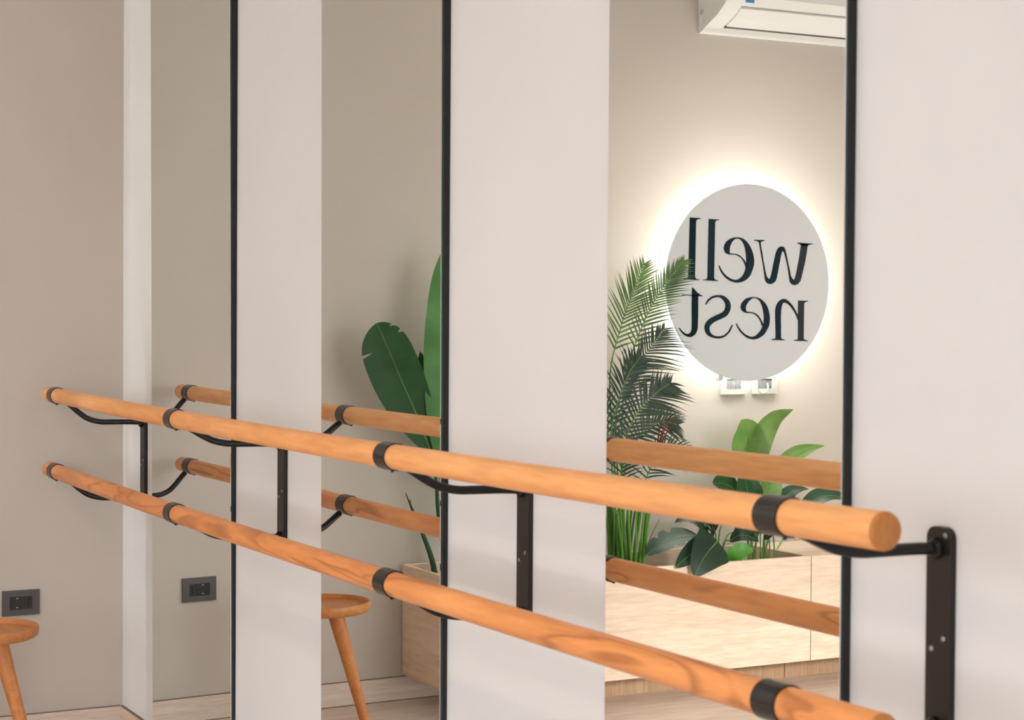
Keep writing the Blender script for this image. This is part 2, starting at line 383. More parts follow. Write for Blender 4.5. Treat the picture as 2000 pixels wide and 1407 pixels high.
def bracket(i, label):
    xc, xp, za = CL[i], PL[i], AZ[i]
    ztop, zbot = za+.03, za-.25-.022
    t = thing('barre_bracket', label, 'bracket', (xp, 0, zbot), 'black steel barre brackets')
    hw, th, r = .0245, .011, .016
    out = [(-hw, zbot+r), (-hw+r*.3, zbot+r*.3), (-hw+r, zbot), (hw-r, zbot), (hw-r*.3, zbot+r*.3), (hw, zbot+r)]
    for j in range(0, 9):
        a = math.pi/2*j/8; out.append((hw-r+r*math.cos(a), ztop-r+r*math.sin(a)))
    for j in range(0, 9):
        a = math.pi/2+math.pi/2*j/8; out.append((-hw+r+r*math.cos(a), ztop-r+r*math.sin(a)))
    pl = G().prism(out, lambda u, w_, d: (xp+u, -d, w_), .0002, th).obj('plate', M['plate'], t)
    for u, z in ((.012, za-.125), (-.012, za-.142), (.014, ztop-.011)):
        G().lathe([(.0042, 0), (.0042, -.0012), (.0025, -.002)], (xp+u, -th-.0001, z), 10, axis='Y').obj('screw', M['screw'], t, smooth=True)
    for up in (True, False):
        dz = 0 if up else -.25; zb = barz(up, xc); zz = za+dz
        L = YB
        def P(s, z):  # s: 0 at the plate, 1 at the clamp
            return (xp+(xc-xp)*s, -L*s, z)
        rise = zb-RB*.85-zz
        path = cr([P(.042, zz), P(.2, zz+.001), P(.38, zz+.0005), P(.52, zz+rise*.02), P(.65, zz+rise*.18), P(.75, zz+rise*.48), P(.835, zz+rise*.80), P(.893, zz+rise*1.0)], 4)
        ar = G().tube(path, .0088, 14).obj('arm', M['black'], t, smooth=True)
        nut = G(); nut.lathe([(.0155, 0), (.0155, -.009), (.012, -.012)], (xp, -th, zz), 6, axis='Y'); nut.obj('nut', M['black'], ar)
        W2 = .026; R0, R1 = RB+.0003, RB+.0028
        v = []; f = []; seg = 36
        for (rr, dx) in ((R0, -W2), (R1, -W2), (R1, W2), (R0, W2)):
            for j in range(seg):
                a = 2*math.pi*j/seg; v.append((xc+dx, -YB+rr*math.cos(a), barz(up, xc+dx)+rr*math.sin(a)))
        for q in range(4):
            for j in range(seg): j2 = (j+1) % seg; q2 = (q+1) % 4; f.append((q*seg+j, q*seg+j2, q2*seg+j2, q2*seg+j))
        c = add_obj('clamp', v, f, M['band'], t, smooth=True)
        G().lathe([(.0035, 0), (.0035, -.002), (.002, -.003)], (xc+.017, -YB-.004, zb-RB-.0026), 10).obj('clamp_screw', M['band'], c, smooth=True)
bracket(0, 'black steel barre bracket in the gap between corner and first mirror')
bracket(1, 'black steel barre bracket between the socket-reflecting and stool-reflecting mirrors')
bracket(2, 'black steel barre bracket between the stool-reflecting and sign-reflecting mirrors')
bracket(3, 'black steel barre bracket at the open end of the barres, past the last mirror')

# ================================================================== wall socket (left wall)
def socket_dark():
    y0, z0 = -.34778, .46501; w2, h2 = .0618, .042
    t = thing('wall_socket', 'anthracite wall socket plate on the greige wall beside the stool', 'socket', (0, y0, z0-h2))
    iw, ih = .0375, .0215
    g = G(); X = .009
    g.box((.0003, y0-w2, z0-h2), (X, y0-iw, z0+h2)); g.box((.0003, y0+iw, z0-h2), (X, y0+w2, z0+h2))
    g.box((.0003, y0-iw, z0-h2), (X, y0+iw, z0-ih)); g.box((.0003, y0-iw, z0+ih), (X, y0+iw, z0+h2))
    g.obj('cover_plate', M['anth'], t)
    # schuko module (two units wide) and a two-hole module towards the corner
    s = G(); s.box((.0003, y0-iw+.0005, z0-ih+.0005), (.0062, y0+.0125, z0+ih-.0005)); m1 = s.obj('socket_module', M['sock'], t)
    c = y0-.0125
    G().lathe([(.0195, 0), (.0195, .0014), (.0172, .0014), (.0165, .0004)], (.0062, c, z0), 28, axis='X').obj('socket_ring', M['sock'], m1, smooth=True)
    for dy in (-.0095, 0, .0095): G().lathe([(.0023, 0), (.0023, .0008)], (.0066, c+dy, z0), 10, axis='X').obj('pin_hole', M['hole'], m1)
    for sgn in (1, -1): G().box((.0062, c-.003, z0+sgn*.0168), (.0084, c+.003, z0+sgn*.0135)).obj('earth_clip', M['screw'], m1)
    m2 = G().box((.0003, y0+.0135, z0-ih+.0005), (.0066, y0+iw-.0005, z0+ih-.0005)).obj('socket_module', M['sock'], t)
    for dz in (-.0105, .0, .0105): G().lathe([(.003, 0), (.003, .0006)], (.0066, y0+.0255, z0+dz), 12, axis='X').obj('pin_hole', M['hole'], m2)
socket_dark()
def socket_ivory(yc, label):
    z1 = 1.1197; h = .083; w2 = .0615; z0 = z1
    t = thing('sign_socket', label, 'socket', (0, yc, z0), 'ivory sockets under the round sign')
    iw, a, b = .036, z0+.021, z0+.062; X = .011
    g = G(); g.box((.0003, yc-w2, z0), (X, yc-iw, z0+h)); g.box((.0003, yc+iw, z0), (X, yc+w2, z0+h)); g.box((.0003, yc-iw, z0), (X, yc+iw, a)); g.box((.0003, yc-iw, b), (X, yc+iw, z0+h))
    g.obj('cover_plate', M['ivory'], t)
    for j in range(3):
        y = yc-iw+.0243*j
        m = G().box((.0003, y+.0006, a+.0006), (.007, y+.0232, b-.0006))  .obj('socket_module', M['gap'], t)
        for dz in (-.009, 0, .009): G().lathe([(.0024, 0), (.0024, .0005)], (.007, y+.012, (a+b)/2+dz), 10, axis='X').obj('pin_hole', M['hole'], m)
socket_ivory(-2.5425, 'ivory socket plate under the round sign, the one nearer the mirrors')
socket_ivory(-2.6964, 'ivory socket plate under the round sign, with a cable loop hanging over')

# ================================================================== stool
def stool():
    c = (.503, -.571); zt = .478; r = .1637
    t = thing('round_stool', 'round orange wooden tray-top stool with three splayed legs by the left wall', 'stool', (c[0], c[1], 0))
    G().lathe([(r-.055, zt-.040), (r-.012, zt-.034), (r-.003, zt-.027), (r, zt-.018), (r, zt-.003), (r-.002, zt), (r-.008, zt), (r-.010, zt-.003), (r-.013, zt-.0145), (r-.02, zt-.0165), (.001, zt-.0165)], (c[0], c[1], 0), 64).obj('tray_top', M['stool'], t, smooth=True)
    for a in (60, 165, 278):
        d = Vector((math.cos(math.radians(a)), math.sin(math.radians(a)), 0))
        p0 = Vector((c[0], c[1], zt-.036)) + d*.045; p1 = Vector((c[0], c[1], 0)) + d*.165
        k = [p0.lerp(p1, s) for s in (0, .05, .2, .5, .8, 1)]
        k[-1].z = .0; k[0].z = zt-.037
        G().tube(k, [.027, .0265, .0245, .0205, .017, .0145], 20).obj('leg', M['stool'], t, smooth=True)
stool()

# ================================================================== planter and bench
PT, PB, PX = .506, .0975, .437
PY0, PY1 = -1.0885, -2.616
def planter():
    t = thing('planter_box', 'long pale wooden planter box full of leafy plants along the greige wall', 'planter', (.22, (PY0+PY1)/2, 0))
    th = .018
    box_obj('front_panel', (PX-th, PY0, PB), (PX, PY1, PT), M['planter'], t, .001)
    box_obj('end_panel', (.013, PY0-th, PB), (PX-th, PY0, PT), M['planterX'], t, .001)
    box_obj('end_panel', (.013, PY1, PB), (PX-th, PY1+th, PT), M['planterX'], t, .001)
    box_obj('back_panel', (.013, PY0-th, PB), (.013+th, PY1+th, PT), M['planter'], t, .001)
    box_obj('bottom_panel', (.031, PY0-th, PB), (PX-th, PY1+th, PB+th), M['planter'], t)
    box_obj('soil', (.031, PY0-th, PB+th), (PX-th, PY1+th, .40), M['soil'], t)
    box_obj('plinth', (.013, PY0-.36, 0), (.268, PY1, PB), M['plinth'], t)
planter()
def bench():
    y0, y1 = PY1-.003, -4.1; th = .018
    t = thing('bench_box', 'closed pale wooden bench box joined end to end with planter', 'bench', (.22, (y0+y1)/2, 0))
    box_obj('front_panel', (PX-th, y0, PB), (PX, y1, PT-.0005), M['planter'], t, .001)
    box_obj('end_panel', (.013, y1+th, PB), (PX-th, y1, PT-th), M['planterX'], t)
    box_obj('end_panel', (.013, y0, PB), (PX-th, y0-th, PT-th), M['planterX'], t)
    box_obj('lid', (.013, y0, PT-th), (PX-th, y1, PT-.0005), M['planter'], t, .001)
    box_obj('bottom_panel', (.013, y0-th, PB), (PX-th, y1+th, PB+th), M['planter'], t)
    box_obj('plinth', (.013, y0, 0), (.268, y1+.1, PB), M['plinth'], t)
bench()

# ================================================================== lit round sign
SY, SZ, SR = -2.577, 1.5745, .3985
GLYPHS = {'l1':[['p',[[291,255],[240,254],[239,252],[256,248],[262,242],[265,20],[260,12],[244,9],[245,7],[317,8],[317,11],[301,13],[296,19]]]],'l2':[['p',[[201,252],[151,251],[150,249],[166,246],[171,239],[174,16],[169,10],[153,6],[155,4],[227,7],[226,9],[210,11],[205,17]]]],'e1':[['r',[[152,65,148,67],[148,55,143,57],[143,45,137,48],[136,36,130,40],[129,28,123,33],[120,20,114,26],[110,13,104,20],[98,7,94,15],[87,3,83,12],[74,0,73,10],[60,-1,62,11],[45,1,52,15],[28,6,42,22],[13,15,34,30],[-1,28,27,41],[-10,45,22,54],[-16,62,19,67],[-20,76,18,78],[-20,91,18,89],[-18,105,18,101],[-14,120,20,114],[-7,135,22,127],[1,148,25,140],[10,160,29,151],[21,169,34,160],[32,176,40,167],[43,180,47,173],[55,182,56,176],[66,182,66,176],[78,181,75,174],[90,178,83,168],[103,172,90,160],[116,163,94,152],[124,151,98,144],[128,138,99,137],[125,126,100,132],[119,118,99,127],[111,114,100,122],[102,112,99,118],[94,112,94,117],[86,112,86,116],[78,112,78,116],[70,111,68,115],[61,108,58,112],[51,104,48,108],[43,98,39,101],[36,91,31,94],[31,84,25,87],[27,77,20,79],[23,68,16,70],[20,59,13,61]]]],'w':[['p',[[-18,174],[-70,174],[-69,170],[-56,168],[-51,163],[-45,163],[-38,168],[-20,171]]],['r',[[-44,165,-51,166],[-50,138,-56,139],[-56,111,-62,112],[-62,85,-67,86],[-67,61,-73,62],[-70,42,-78,43],[-73,26,-82,28],[-75,15,-89,20],[-79,5,-94,17],[-89,-2,-98,16],[-103,-5,-99,17],[-116,0,-99,18],[-127,8,-101,20],[-132,19,-103,26],[-135,31,-106,36],[-139,46,-110,50],[-142,61,-113,65],[-144,73,-116,77],[-147,84,-119,88],[-150,97,-122,101],[-152,109,-125,113],[-155,118,-128,123],[-157,125,-132,132],[-159,130,-137,141],[-160,132,-146,148],[-157,132,-159,151],[-158,133,-169,146],[-162,132,-174,139],[-167,128,-176,131],[-171,122,-179,124],[-174,113,-181,115],[-178,101,-185,102],[-182,86,-188,88],[-186,73,-192,74],[-189,59,-196,61],[-192,44,-200,45],[-195,28,-204,30],[-197,16,-211,20],[-200,5,-217,15],[-210,-4,-222,13],[-225,-8,-221,14],[-240,-2,-221,15],[-251,9,-224,19],[-257,23,-228,29],[-261,39,-232,44],[-266,56,-236,61],[-271,75,-240,79],[-276,93,-244,97],[-280,114,-248,117],[-284,137,-251,140],[-288,161,-255,164]]],['p',[[-235,168],[-314,165],[-313,163],[-293,159],[-287,155],[-254,156],[-250,161],[-236,165]]]],'t':[['p',[[278,-23],[275,-23],[255,-41],[240,-51],[228,-55],[229,-58],[247,-57],[279,-57]]],['p',[[324,-51],[276,-52],[276,-56],[324,-54]]],['r',[[278,-53,249,-53],[279,-83,249,-83],[279,-112,249,-112],[278,-142,249,-142],[278,-168,250,-168],[278,-181,250,-182],[278,-187,252,-191],[280,-194,256,-201],[281,-198,262,-210],[284,-202,272,-216],[289,-205,282,-220],[293,-207,292,-220],[298,-208,301,-218],[305,-207,310,-214],[313,-203,318,-209],[320,-199,324,-203],[325,-194,330,-197],[331,-189,335,-191],[336,-183,340,-184]]]],'s':[['r',[[211,-91,215,-89],[204,-83,209,-80],[198,-76,204,-72],[191,-71,196,-65],[183,-66,188,-60],[175,-63,178,-55],[166,-61,168,-53],[156,-60,157,-52],[147,-61,145,-52],[139,-64,134,-53],[133,-68,123,-56],[127,-74,113,-62],[122,-80,104,-69],[119,-86,97,-78],[118,-91,93,-88],[118,-98,92,-99],[119,-104,94,-109],[122,-111,99,-120],[126,-116,106,-130],[132,-120,117,-138],[140,-124,128,-143],[150,-128,139,-148],[160,-131,149,-151],[171,-136,159,-155],[182,-141,169,-159],[192,-146,177,-164],[202,-153,184,-168],[211,-162,189,-173],[216,-172,193,-179],[218,-183,194,-184],[216,-193,194,-189],[212,-202,193,-195],[205,-210,190,-201],[196,-216,186,-206],[187,-220,180,-210],[177,-223,173,-214],[166,-225,164,-216],[157,-226,156,-217],[147,-226,148,-217],[136,-224,138,-216],[125,-221,128,-214],[115,-216,119,-210],[106,-209,111,-204],[98,-202,104,-199],[92,-194,98,-191],[86,-183,92,-182],[81,-172,86,-171]]]],'e2':[['r',[[66,-167,62,-165],[62,-175,58,-173],[58,-182,53,-180],[52,-190,47,-187],[46,-198,40,-194],[38,-205,33,-200],[30,-211,25,-206],[22,-217,17,-211],[13,-222,8,-214],[4,-226,0,-217],[-6,-228,-8,-219],[-15,-230,-15,-219],[-26,-230,-22,-218],[-37,-228,-30,-215],[-49,-224,-38,-210],[-60,-218,-45,-204],[-71,-211,-52,-198],[-80,-201,-58,-190],[-87,-190,-63,-181],[-94,-180,-67,-172],[-98,-168,-70,-164],[-100,-153,-71,-152],[-100,-139,-71,-140],[-98,-125,-70,-128],[-94,-112,-68,-117],[-89,-99,-65,-106],[-81,-87,-62,-95],[-72,-78,-57,-85],[-62,-70,-52,-77],[-53,-65,-47,-71],[-43,-61,-40,-67],[-32,-59,-31,-63],[-20,-58,-20,-62],[-9,-58,-11,-64],[2,-60,-4,-69],[15,-63,4,-75],[26,-70,10,-82],[36,-79,15,-89],[42,-89,18,-95],[44,-99,19,-99],[42,-108,19,-103],[35,-115,19,-107],[28,-119,18,-111],[21,-121,16,-115],[14,-123,13,-118],[6,-123,6,-118],[-1,-123,-2,-118],[-9,-123,-9,-119],[-16,-124,-17,-120],[-23,-127,-26,-123],[-31,-131,-34,-127],[-38,-136,-42,-132],[-44,-142,-49,-139],[-49,-148,-55,-146],[-54,-156,-60,-154],[-58,-166,-65,-163],[-63,-176,-71,-173]]]],'n':[['r',[[-157,-227,-130,-227],[-156,-200,-130,-200],[-156,-174,-129,-175],[-155,-150,-128,-151],[-155,-130,-127,-130],[-156,-116,-127,-114],[-157,-105,-129,-101],[-159,-96,-133,-90],[-161,-90,-138,-81],[-163,-84,-146,-73],[-167,-80,-156,-67],[-169,-79,-166,-64],[-172,-79,-177,-65],[-178,-80,-186,-69],[-186,-83,-194,-74],[-194,-87,-202,-80],[-201,-93,-210,-87],[-209,-101,-218,-96],[-217,-110,-225,-106],[-224,-119,-232,-116],[-230,-129,-239,-126],[-236,-140,-245,-137],[-241,-151,-250,-148]]],['p',[[-242,-70],[-292,-71],[-292,-74],[-278,-76],[-272,-82],[-271,-226],[-275,-231],[-294,-236],[-293,-238],[-223,-236],[-223,-233],[-240,-231],[-243,-226]]],['p',[[-108,-230],[-127,-226],[-159,-226],[-165,-229],[-179,-233],[-177,-234],[-108,-232]]]]}
def sign():
    t = thing('round_sign', 'round backlit grey-white wall sign lettered well nest in black', 'sign', (0, SY, SZ))
    add = lambda name, prof, m, seg=96: G().lathe(prof, (0, SY, SZ), seg, axis='X').obj(name, m, t, smooth=True)
    add('back_plate', [(.404, .0005), (.404, .0018), (.403, .002), (.02, .002)], M['white'])
    add('face_disc', [(SR-.001, .055), (SR, .056), (SR, .064), (SR-.001, .065), (.02, .065)], M['disc'])
    # strip of leds running round the back of the disc
    v = []; f = []; seg = 96; q = ((.352, .030), (.372, .030), (.372, .046), (.352, .046))
    for r, x in q:
        for j in range(seg): a = 2*math.pi*j/seg; v.append((x, SY+r*math.cos(a), SZ+r*math.sin(a)))
    for k in range(4):
        for j in range(seg): j2 = (j+1) % seg; k2 = (k+1) % 4; f.append((k*seg+j, k*seg+j2, k2*seg+j2, k2*seg+j))
    add_obj('led_strip', v, f, M['led'], t)
    for a in (45, 135, 225, 315):
        y, z = SY+.25*math.cos(math.radians(a)), SZ+.25*math.sin(math.radians(a))
        G().lathe([(.012, 0), (.012, .053)], (.002, y, z), 16, axis='X').obj('spacer', M['white'], t, smooth=True)
    for name in ('w', 'e1', 'l1', 'l2', 'n', 'e2', 's', 't'):
        g = G()
        for kind, P in GLYPHS[name]:
            fn = lambda u, w_, d: (.0651+d, SY+u/1000, SZ+w_/1000)
            if kind == 'p': g.prism(P, fn, 0, .003)
            else:
                n = len(P); vv = []
                for a, b, c, d_ in P: vv += [fn(a, b, 0), fn(c, d_, 0), fn(a, b, .003), fn(c, d_, .003)]
                ff = []
                for i in range(n-1):
                    o = 4*i; ff += [(o+2, o+6, o+7, o+3), (o, o+1, o+5, o+4), (o, o+4, o+6, o+2), (o+1, o+3, o+7, o+5)]
                ff += [(0, 2, 3, 1), (4*n-4, 4*n-3, 4*n-1, 4*n-2)]
                g.add(vv, ff)
        g.obj('letter', M['letter'], t)
    # plug-in lead: a small connector at the rim and the white cable that loops over the sockets
    G().lathe([(.006, -.014), (.014, -.010), (.014, .010), (.006, .014)], (.045, -2.447, 1.192), 16, axis='Y').obj('connector', M['white'], t, smooth=True)
    G().tube(cr([(.03, -2.63, 1.185), (.03, -2.64, 1.16), (.028, -2.652, 1.135), (.026, -2.672, 1.124), (.026, -2.694, 1.131), (.024, -2.702, 1.15), (.016, -2.704, 1.162)], 5), .0032, 10).obj('cable', M['white'], t, smooth=True)
sign()

# ================================================================== air conditioner
def aircon():
    y0, y1 = -2.364, -3.214
    t = thing('air_conditioner', 'white split air conditioner mounted high above the round sign', 'air conditioner', (0, (y0+y1)/2, 2.57))
    prof = [(.0005, 2.573), (.012, 2.574), (.047, 2.590), (.091, 2.610), (.133, 2.6285), (.162, 2.648), (.190, 2.668), (.212, 2.696), (.222, 2.74), (.222, 2.80), (.212, 2.85), (.19, 2.872), (.0005, 2.872)]
    G().prism(prof, lambda u, w_, d: (u, d, w_), y0, y1).obj('casing', M['white2'], t)
    ya, yb = y0-.083, y1+.083
    out = [(.074, 2.6005), (.084, 2.6070), (.13, 2.6268), (.1585, 2.6455), (.1745, 2.6570), (.178, 2.6535), (.162, 2.6415), (.1325, 2.6215), (.087, 2.6010), (.077, 2.5965)]
    G().prism([(.060, 2.5955), (.074, 2.6015), (.0755, 2.5980), (.0615, 2.5920)], lambda u, w_, d: (u, d, w_), ya+.002, yb-.002).obj('slot_shade', M['gap'], t)  # shadow gap under the louver, painted as a dark strip
    G().prism(out, lambda u, w_, d: (u, d, w_), ya, yb).obj('louver', M['white2'], t)
    G().prism([(.1795, 2.6602), (.1810, 2.6612), (.1822, 2.6596), (.1806, 2.6586)], lambda u, w_, d: (u, d, w_), ya, yb).obj('panel_seam', M['grey'], t)
    def label_text(s, size, loc):
        cu = bpy.data.curves.new('mark_text', 'FONT'); cu.body = s; cu.size = size; cu.extrude = .0002
        tmp = bpy.data.objects.new('tmp', cu); COL.objects.link(tmp); bpy.context.view_layer.update()
        me = bpy.data.meshes.new_from_object(tmp); V = [v.co.copy() for v in me.vertices]; Fc = [tuple(p.vertices) for p in me.polygons]
        bpy.data.objects.remove(tmp); bpy.data.curves.remove(cu)
        add_obj('printed_mark', [(loc[0]-v.x, loc[1]+v.z, loc[2]+v.y) for v in V], Fc, M['grey'], t)
    label_text('CE', .022, (.038, y0+.0006, 2.648))
    G().tube([(.022, y0+.0004, 2.610), (.022, y0+.0004, 2.638)], .006, 4).obj('screw_cover', M['white2'], t)
    box_obj('sticker', (.2005, -2.452, 2.674), (.2045, -2.492, 2.688), M['blue'], t)
aircon()

# ================================================================== ceiling lamps
def linear_lamp(y, label):
    z = 2.78; x0, x1 = 1.3, 6.7
    t = thing('linear_lamp', label, 'lamp', ((x0+x1)/2, y, z), 'long pendant lamps running parallel to the barres')
    box_obj('housing', (x0, y-.035, z+.012), (x1, y+.035, z+.07), M['white2'], t)
    box_obj('diffuser', (x0+.01, y-.03, z), (x1-.01, y+.03, z+.0118), M['lamp'], t)
    for x in (x0+.4, x1-.4): G().tube([(x, y, z+.07), (x, y, RH)], .002, 6).obj('cable', M['white2'], t)
linear_lamp(-1.95, 'long slim pendant lamp nearer the mirrors')
linear_lamp(-3.3, 'long slim pendant lamp nearer the shop windows')

# ================================================================== plants
def leaf(name, parent, mid, width, m, nrm=(1, 0, 0), fold=.25, rows=26, asym=(1, 1), slits=(), curl=0.0, rib=True, shape='oval', wave=0.0):
    """blade along a midrib; mid: control points base->tip; width: greatest half width"""
    P = [Vector(p) for p in cr(mid, 8)]; n = len(P); nr = Vector(nrm).normalized()
    v = []; f = []; ct = []
    for i in range(rows+1):
        s = i/rows; q = s*(n-1); a = int(min(q, n-2)); p = P[a].lerp(P[a+1], q-a)
        T = (P[min(a+1, n-1)]-P[max(a-1, 0)]).normalized(); S = T.cross(nr).normalized(); N_ = S.cross(T)
        if shape == 'oval': h = math.sin(math.pi*min(1, s*.97+.03))**.62*(1-.25*s)
        elif shape == 'heart': h = (min(1, s*6)**.5)*(1-s)**.62*1.15
        elif shape == 'spoon': h = math.sin(math.pi*.5*min(1, s/.66))**1.05 if s < .66 else max(0, 1-((s-.66)/.34)**2.6)**.6
        elif shape == 'lance': h = math.sin(math.pi*s**.72)**.85
        else: h = (min(1, s*3.2)**.6)*max(0.0, 1-max(0, s-.72)/.28)**.55   # paddle, blunt tip
        h = max(h, .012)*width; row = []
        for sd, u in ((-1, 1), (-1, .55), (0, 0), (1, .55), (1, 1)):
            hw = h*u*(asym[0] if sd < 0 else asym[1])
            for ss, sside, dep, wid in slits:
                if sside == sd and u == 1 and abs(s-ss) < wid: hw *= 1-dep*(1-abs(s-ss)/wid)
            row.append(p + S*(sd*hw) + N_*(fold*hw - curl*hw*hw/max(width, .01) + (wave*width*math.sin(s*19+sd*1.3)*u if sd else 0)))
        v += row; ct.append((p, N_))
    for i in range(rows):
        for j in range(4): o = i*5+j; f.append((o, o+1, o+6, o+5))
    o = add_obj(name, v, f, m, parent, smooth=True)
    if rib:
        G().tube([p+N_*.0006 for p, N_ in ct[::2]], [max(.0008, width*.028*(1-i/len(ct[::2]))) for i in range(len(ct[::2]))], 5).obj('midrib', M['rib'], o, smooth=True)
    return o
def stem(name, parent, pts, r0, r1, m, seg=8):
    P = cr(pts, 5); n = len(P); return G().tube(P, [r0+(r1-r0)*i/(n-1) for i in range(n)], seg).obj(name, m, parent, smooth=True)

SOIL = .40
def banana():
    t = thing('banana_plant', 'banana-like plant with huge deep green paddle leaves at planter end', 'plant', (.2, -1.20, SOIL), 'plants in the planter')
    # fat young shoot beside the end panel
    stem('shoot', t, [(.2, -1.136, SOIL), (.2, -1.128, .52), (.2, -1.085, .64), (.2, -1.042, .735), (.2, -1.018, .79)], .0135, .0015, M['banana'], 10)
    stem('shoot_bract', t, [(.205, -1.058, .70), (.205, -1.036, .742), (.205, -1.034, .768)], .007, .001, M['banana'])
    L = leaf('leaf', t, [(.2, -1.128, .905), (.2, -1.098, .985), (.2, -1.055, 1.085), (.2, -1.00, 1.20), (.2, -.945, 1.32), (.2, -.905, 1.402)], .100, M['banana'], (1, .25, 0), .10, 90, (.85, 1.05), ((.80, 1, .42, .010), (.86, -1, .40, .010), (.93, -1, .45, .010)), shape='spoon')
    stem('petiole', t, [(.2, -1.19, SOIL), (.2, -1.165, .6), (.2, -1.147, .72), (.2, -1.14, .82), (.2, -1.128, .91)], .011, .005, M['banana'])
    leaf('leaf', t, [(.23, -1.195, .84), (.235, -1.19, 1.0), (.235, -1.188, 1.22), (.23, -1.188, 1.4), (.22, -1.185, 1.56), (.21, -1.18, 1.68)], .120, M['banana2'], (1, .35, 0), .16, 60, slits=(), shape='oval', wave=.02)
    stem('petiole', t, [(.21, -1.21, SOIL), (.22, -1.21, .65), (.23, -1.195, .85)], .012, .006, M['palmstem'])
    leaf('leaf', t, [(.16, -1.165, .93), (.16, -1.148, 1.03), (.16, -1.128, 1.13), (.16, -1.105, 1.23), (.16, -1.095, 1.30)], .045, M['banana'], (1, .1, 0), .2, 26, shape='lance')
    stem('petiole', t, [(.19, -1.20, SOIL), (.17, -1.185, .7), (.16, -1.165, .935)], .010, .005, M['banana'])
    leaf('leaf', t, [(.26, -1.27, .82), (.28, -1.32, .98), (.30, -1.37, 1.10), (.32, -1.43, 1.16)], .08, M['banana2'], (.6, .1, .8), .15, 30)
    stem('petiole', t, [(.21, -1.22, SOIL), (.23, -1.24, .62), (.26, -1.27, .83)], .011, .006, M['palmstem'])
    leaf('leaf', t, [(.15, -1.28, .9), (.14, -1.32, 1.1), (.13, -1.35, 1.3), (.12, -1.38, 1.45)], .09, M['banana'], (1, .0, .2), .15, 30, shape='oval')
    stem('petiole', t, [(.19, -1.22, SOIL), (.17, -1.24, .65), (.15, -1.28, .91)], .011, .006, M['banana'])
banana()

def frond(parent, mid, m, ll=.21, n=26, start=.22, nrm=(1, 0, 0), droop=.10, lift=.75, sides=(1, 1), w=.0042):
    P = [Vector(p) for p in cr(mid, 8)]; N0 = Vector(nrm).normalized(); k = len(P)
    g = G(); 
    n = int(n*.72); lift *= .8
    for i in range(n):
        s = start + (1-start)*(i/(n-1)); q = s*(k-1); a = int(min(q, k-2)); p = P[a].lerp(P[a+1], q-a)
        T = (P[a+1]-P[a]).normalized(); S = T.cross(N0).normalized()
        for sd, on in ((-1, sides[0]), (1, sides[1])):
            if not on: continue
            u = (s-start)/(1-start)
            length = ll*on*(.55+.45*math.sin(math.pi*min(1, u*.9+.1)))*(1-.45*u**3)*random.uniform(.88, 1.08)
            d = (S*sd*(1-.25*u) + T*(lift+.45*u) + N0*random.uniform(-.22, .30)).normalized()
            wd = w*random.uniform(.85, 1.15); side = d.cross(N0).normalized()
            pts = []
            for j in range(6):
                x = j/5; c = p + d*(length*x) + Vector((0, 0, -1))*(droop*length*2.2*x*x*random.uniform(.9, 1.1))
                ww = wd*(.55+.45*math.sin(math.pi*min(1, x+.18)))*(1-x**3)
                pts.append((c-side*ww, c+side*ww))
            v = [q_ for pr in pts for q_ in pr]; g.add(v, [(2*j, 2*j+1, 2*j+3, 2*j+2) for j in range(5)])
    o = g.obj('frond', m, parent, smooth=False)
    G().tube(P, [max(.001, .0042*(1-.8*i/k)) for i in range(k)], 7).obj('rachis', M['palmstem'], o, smooth=True)
    return o
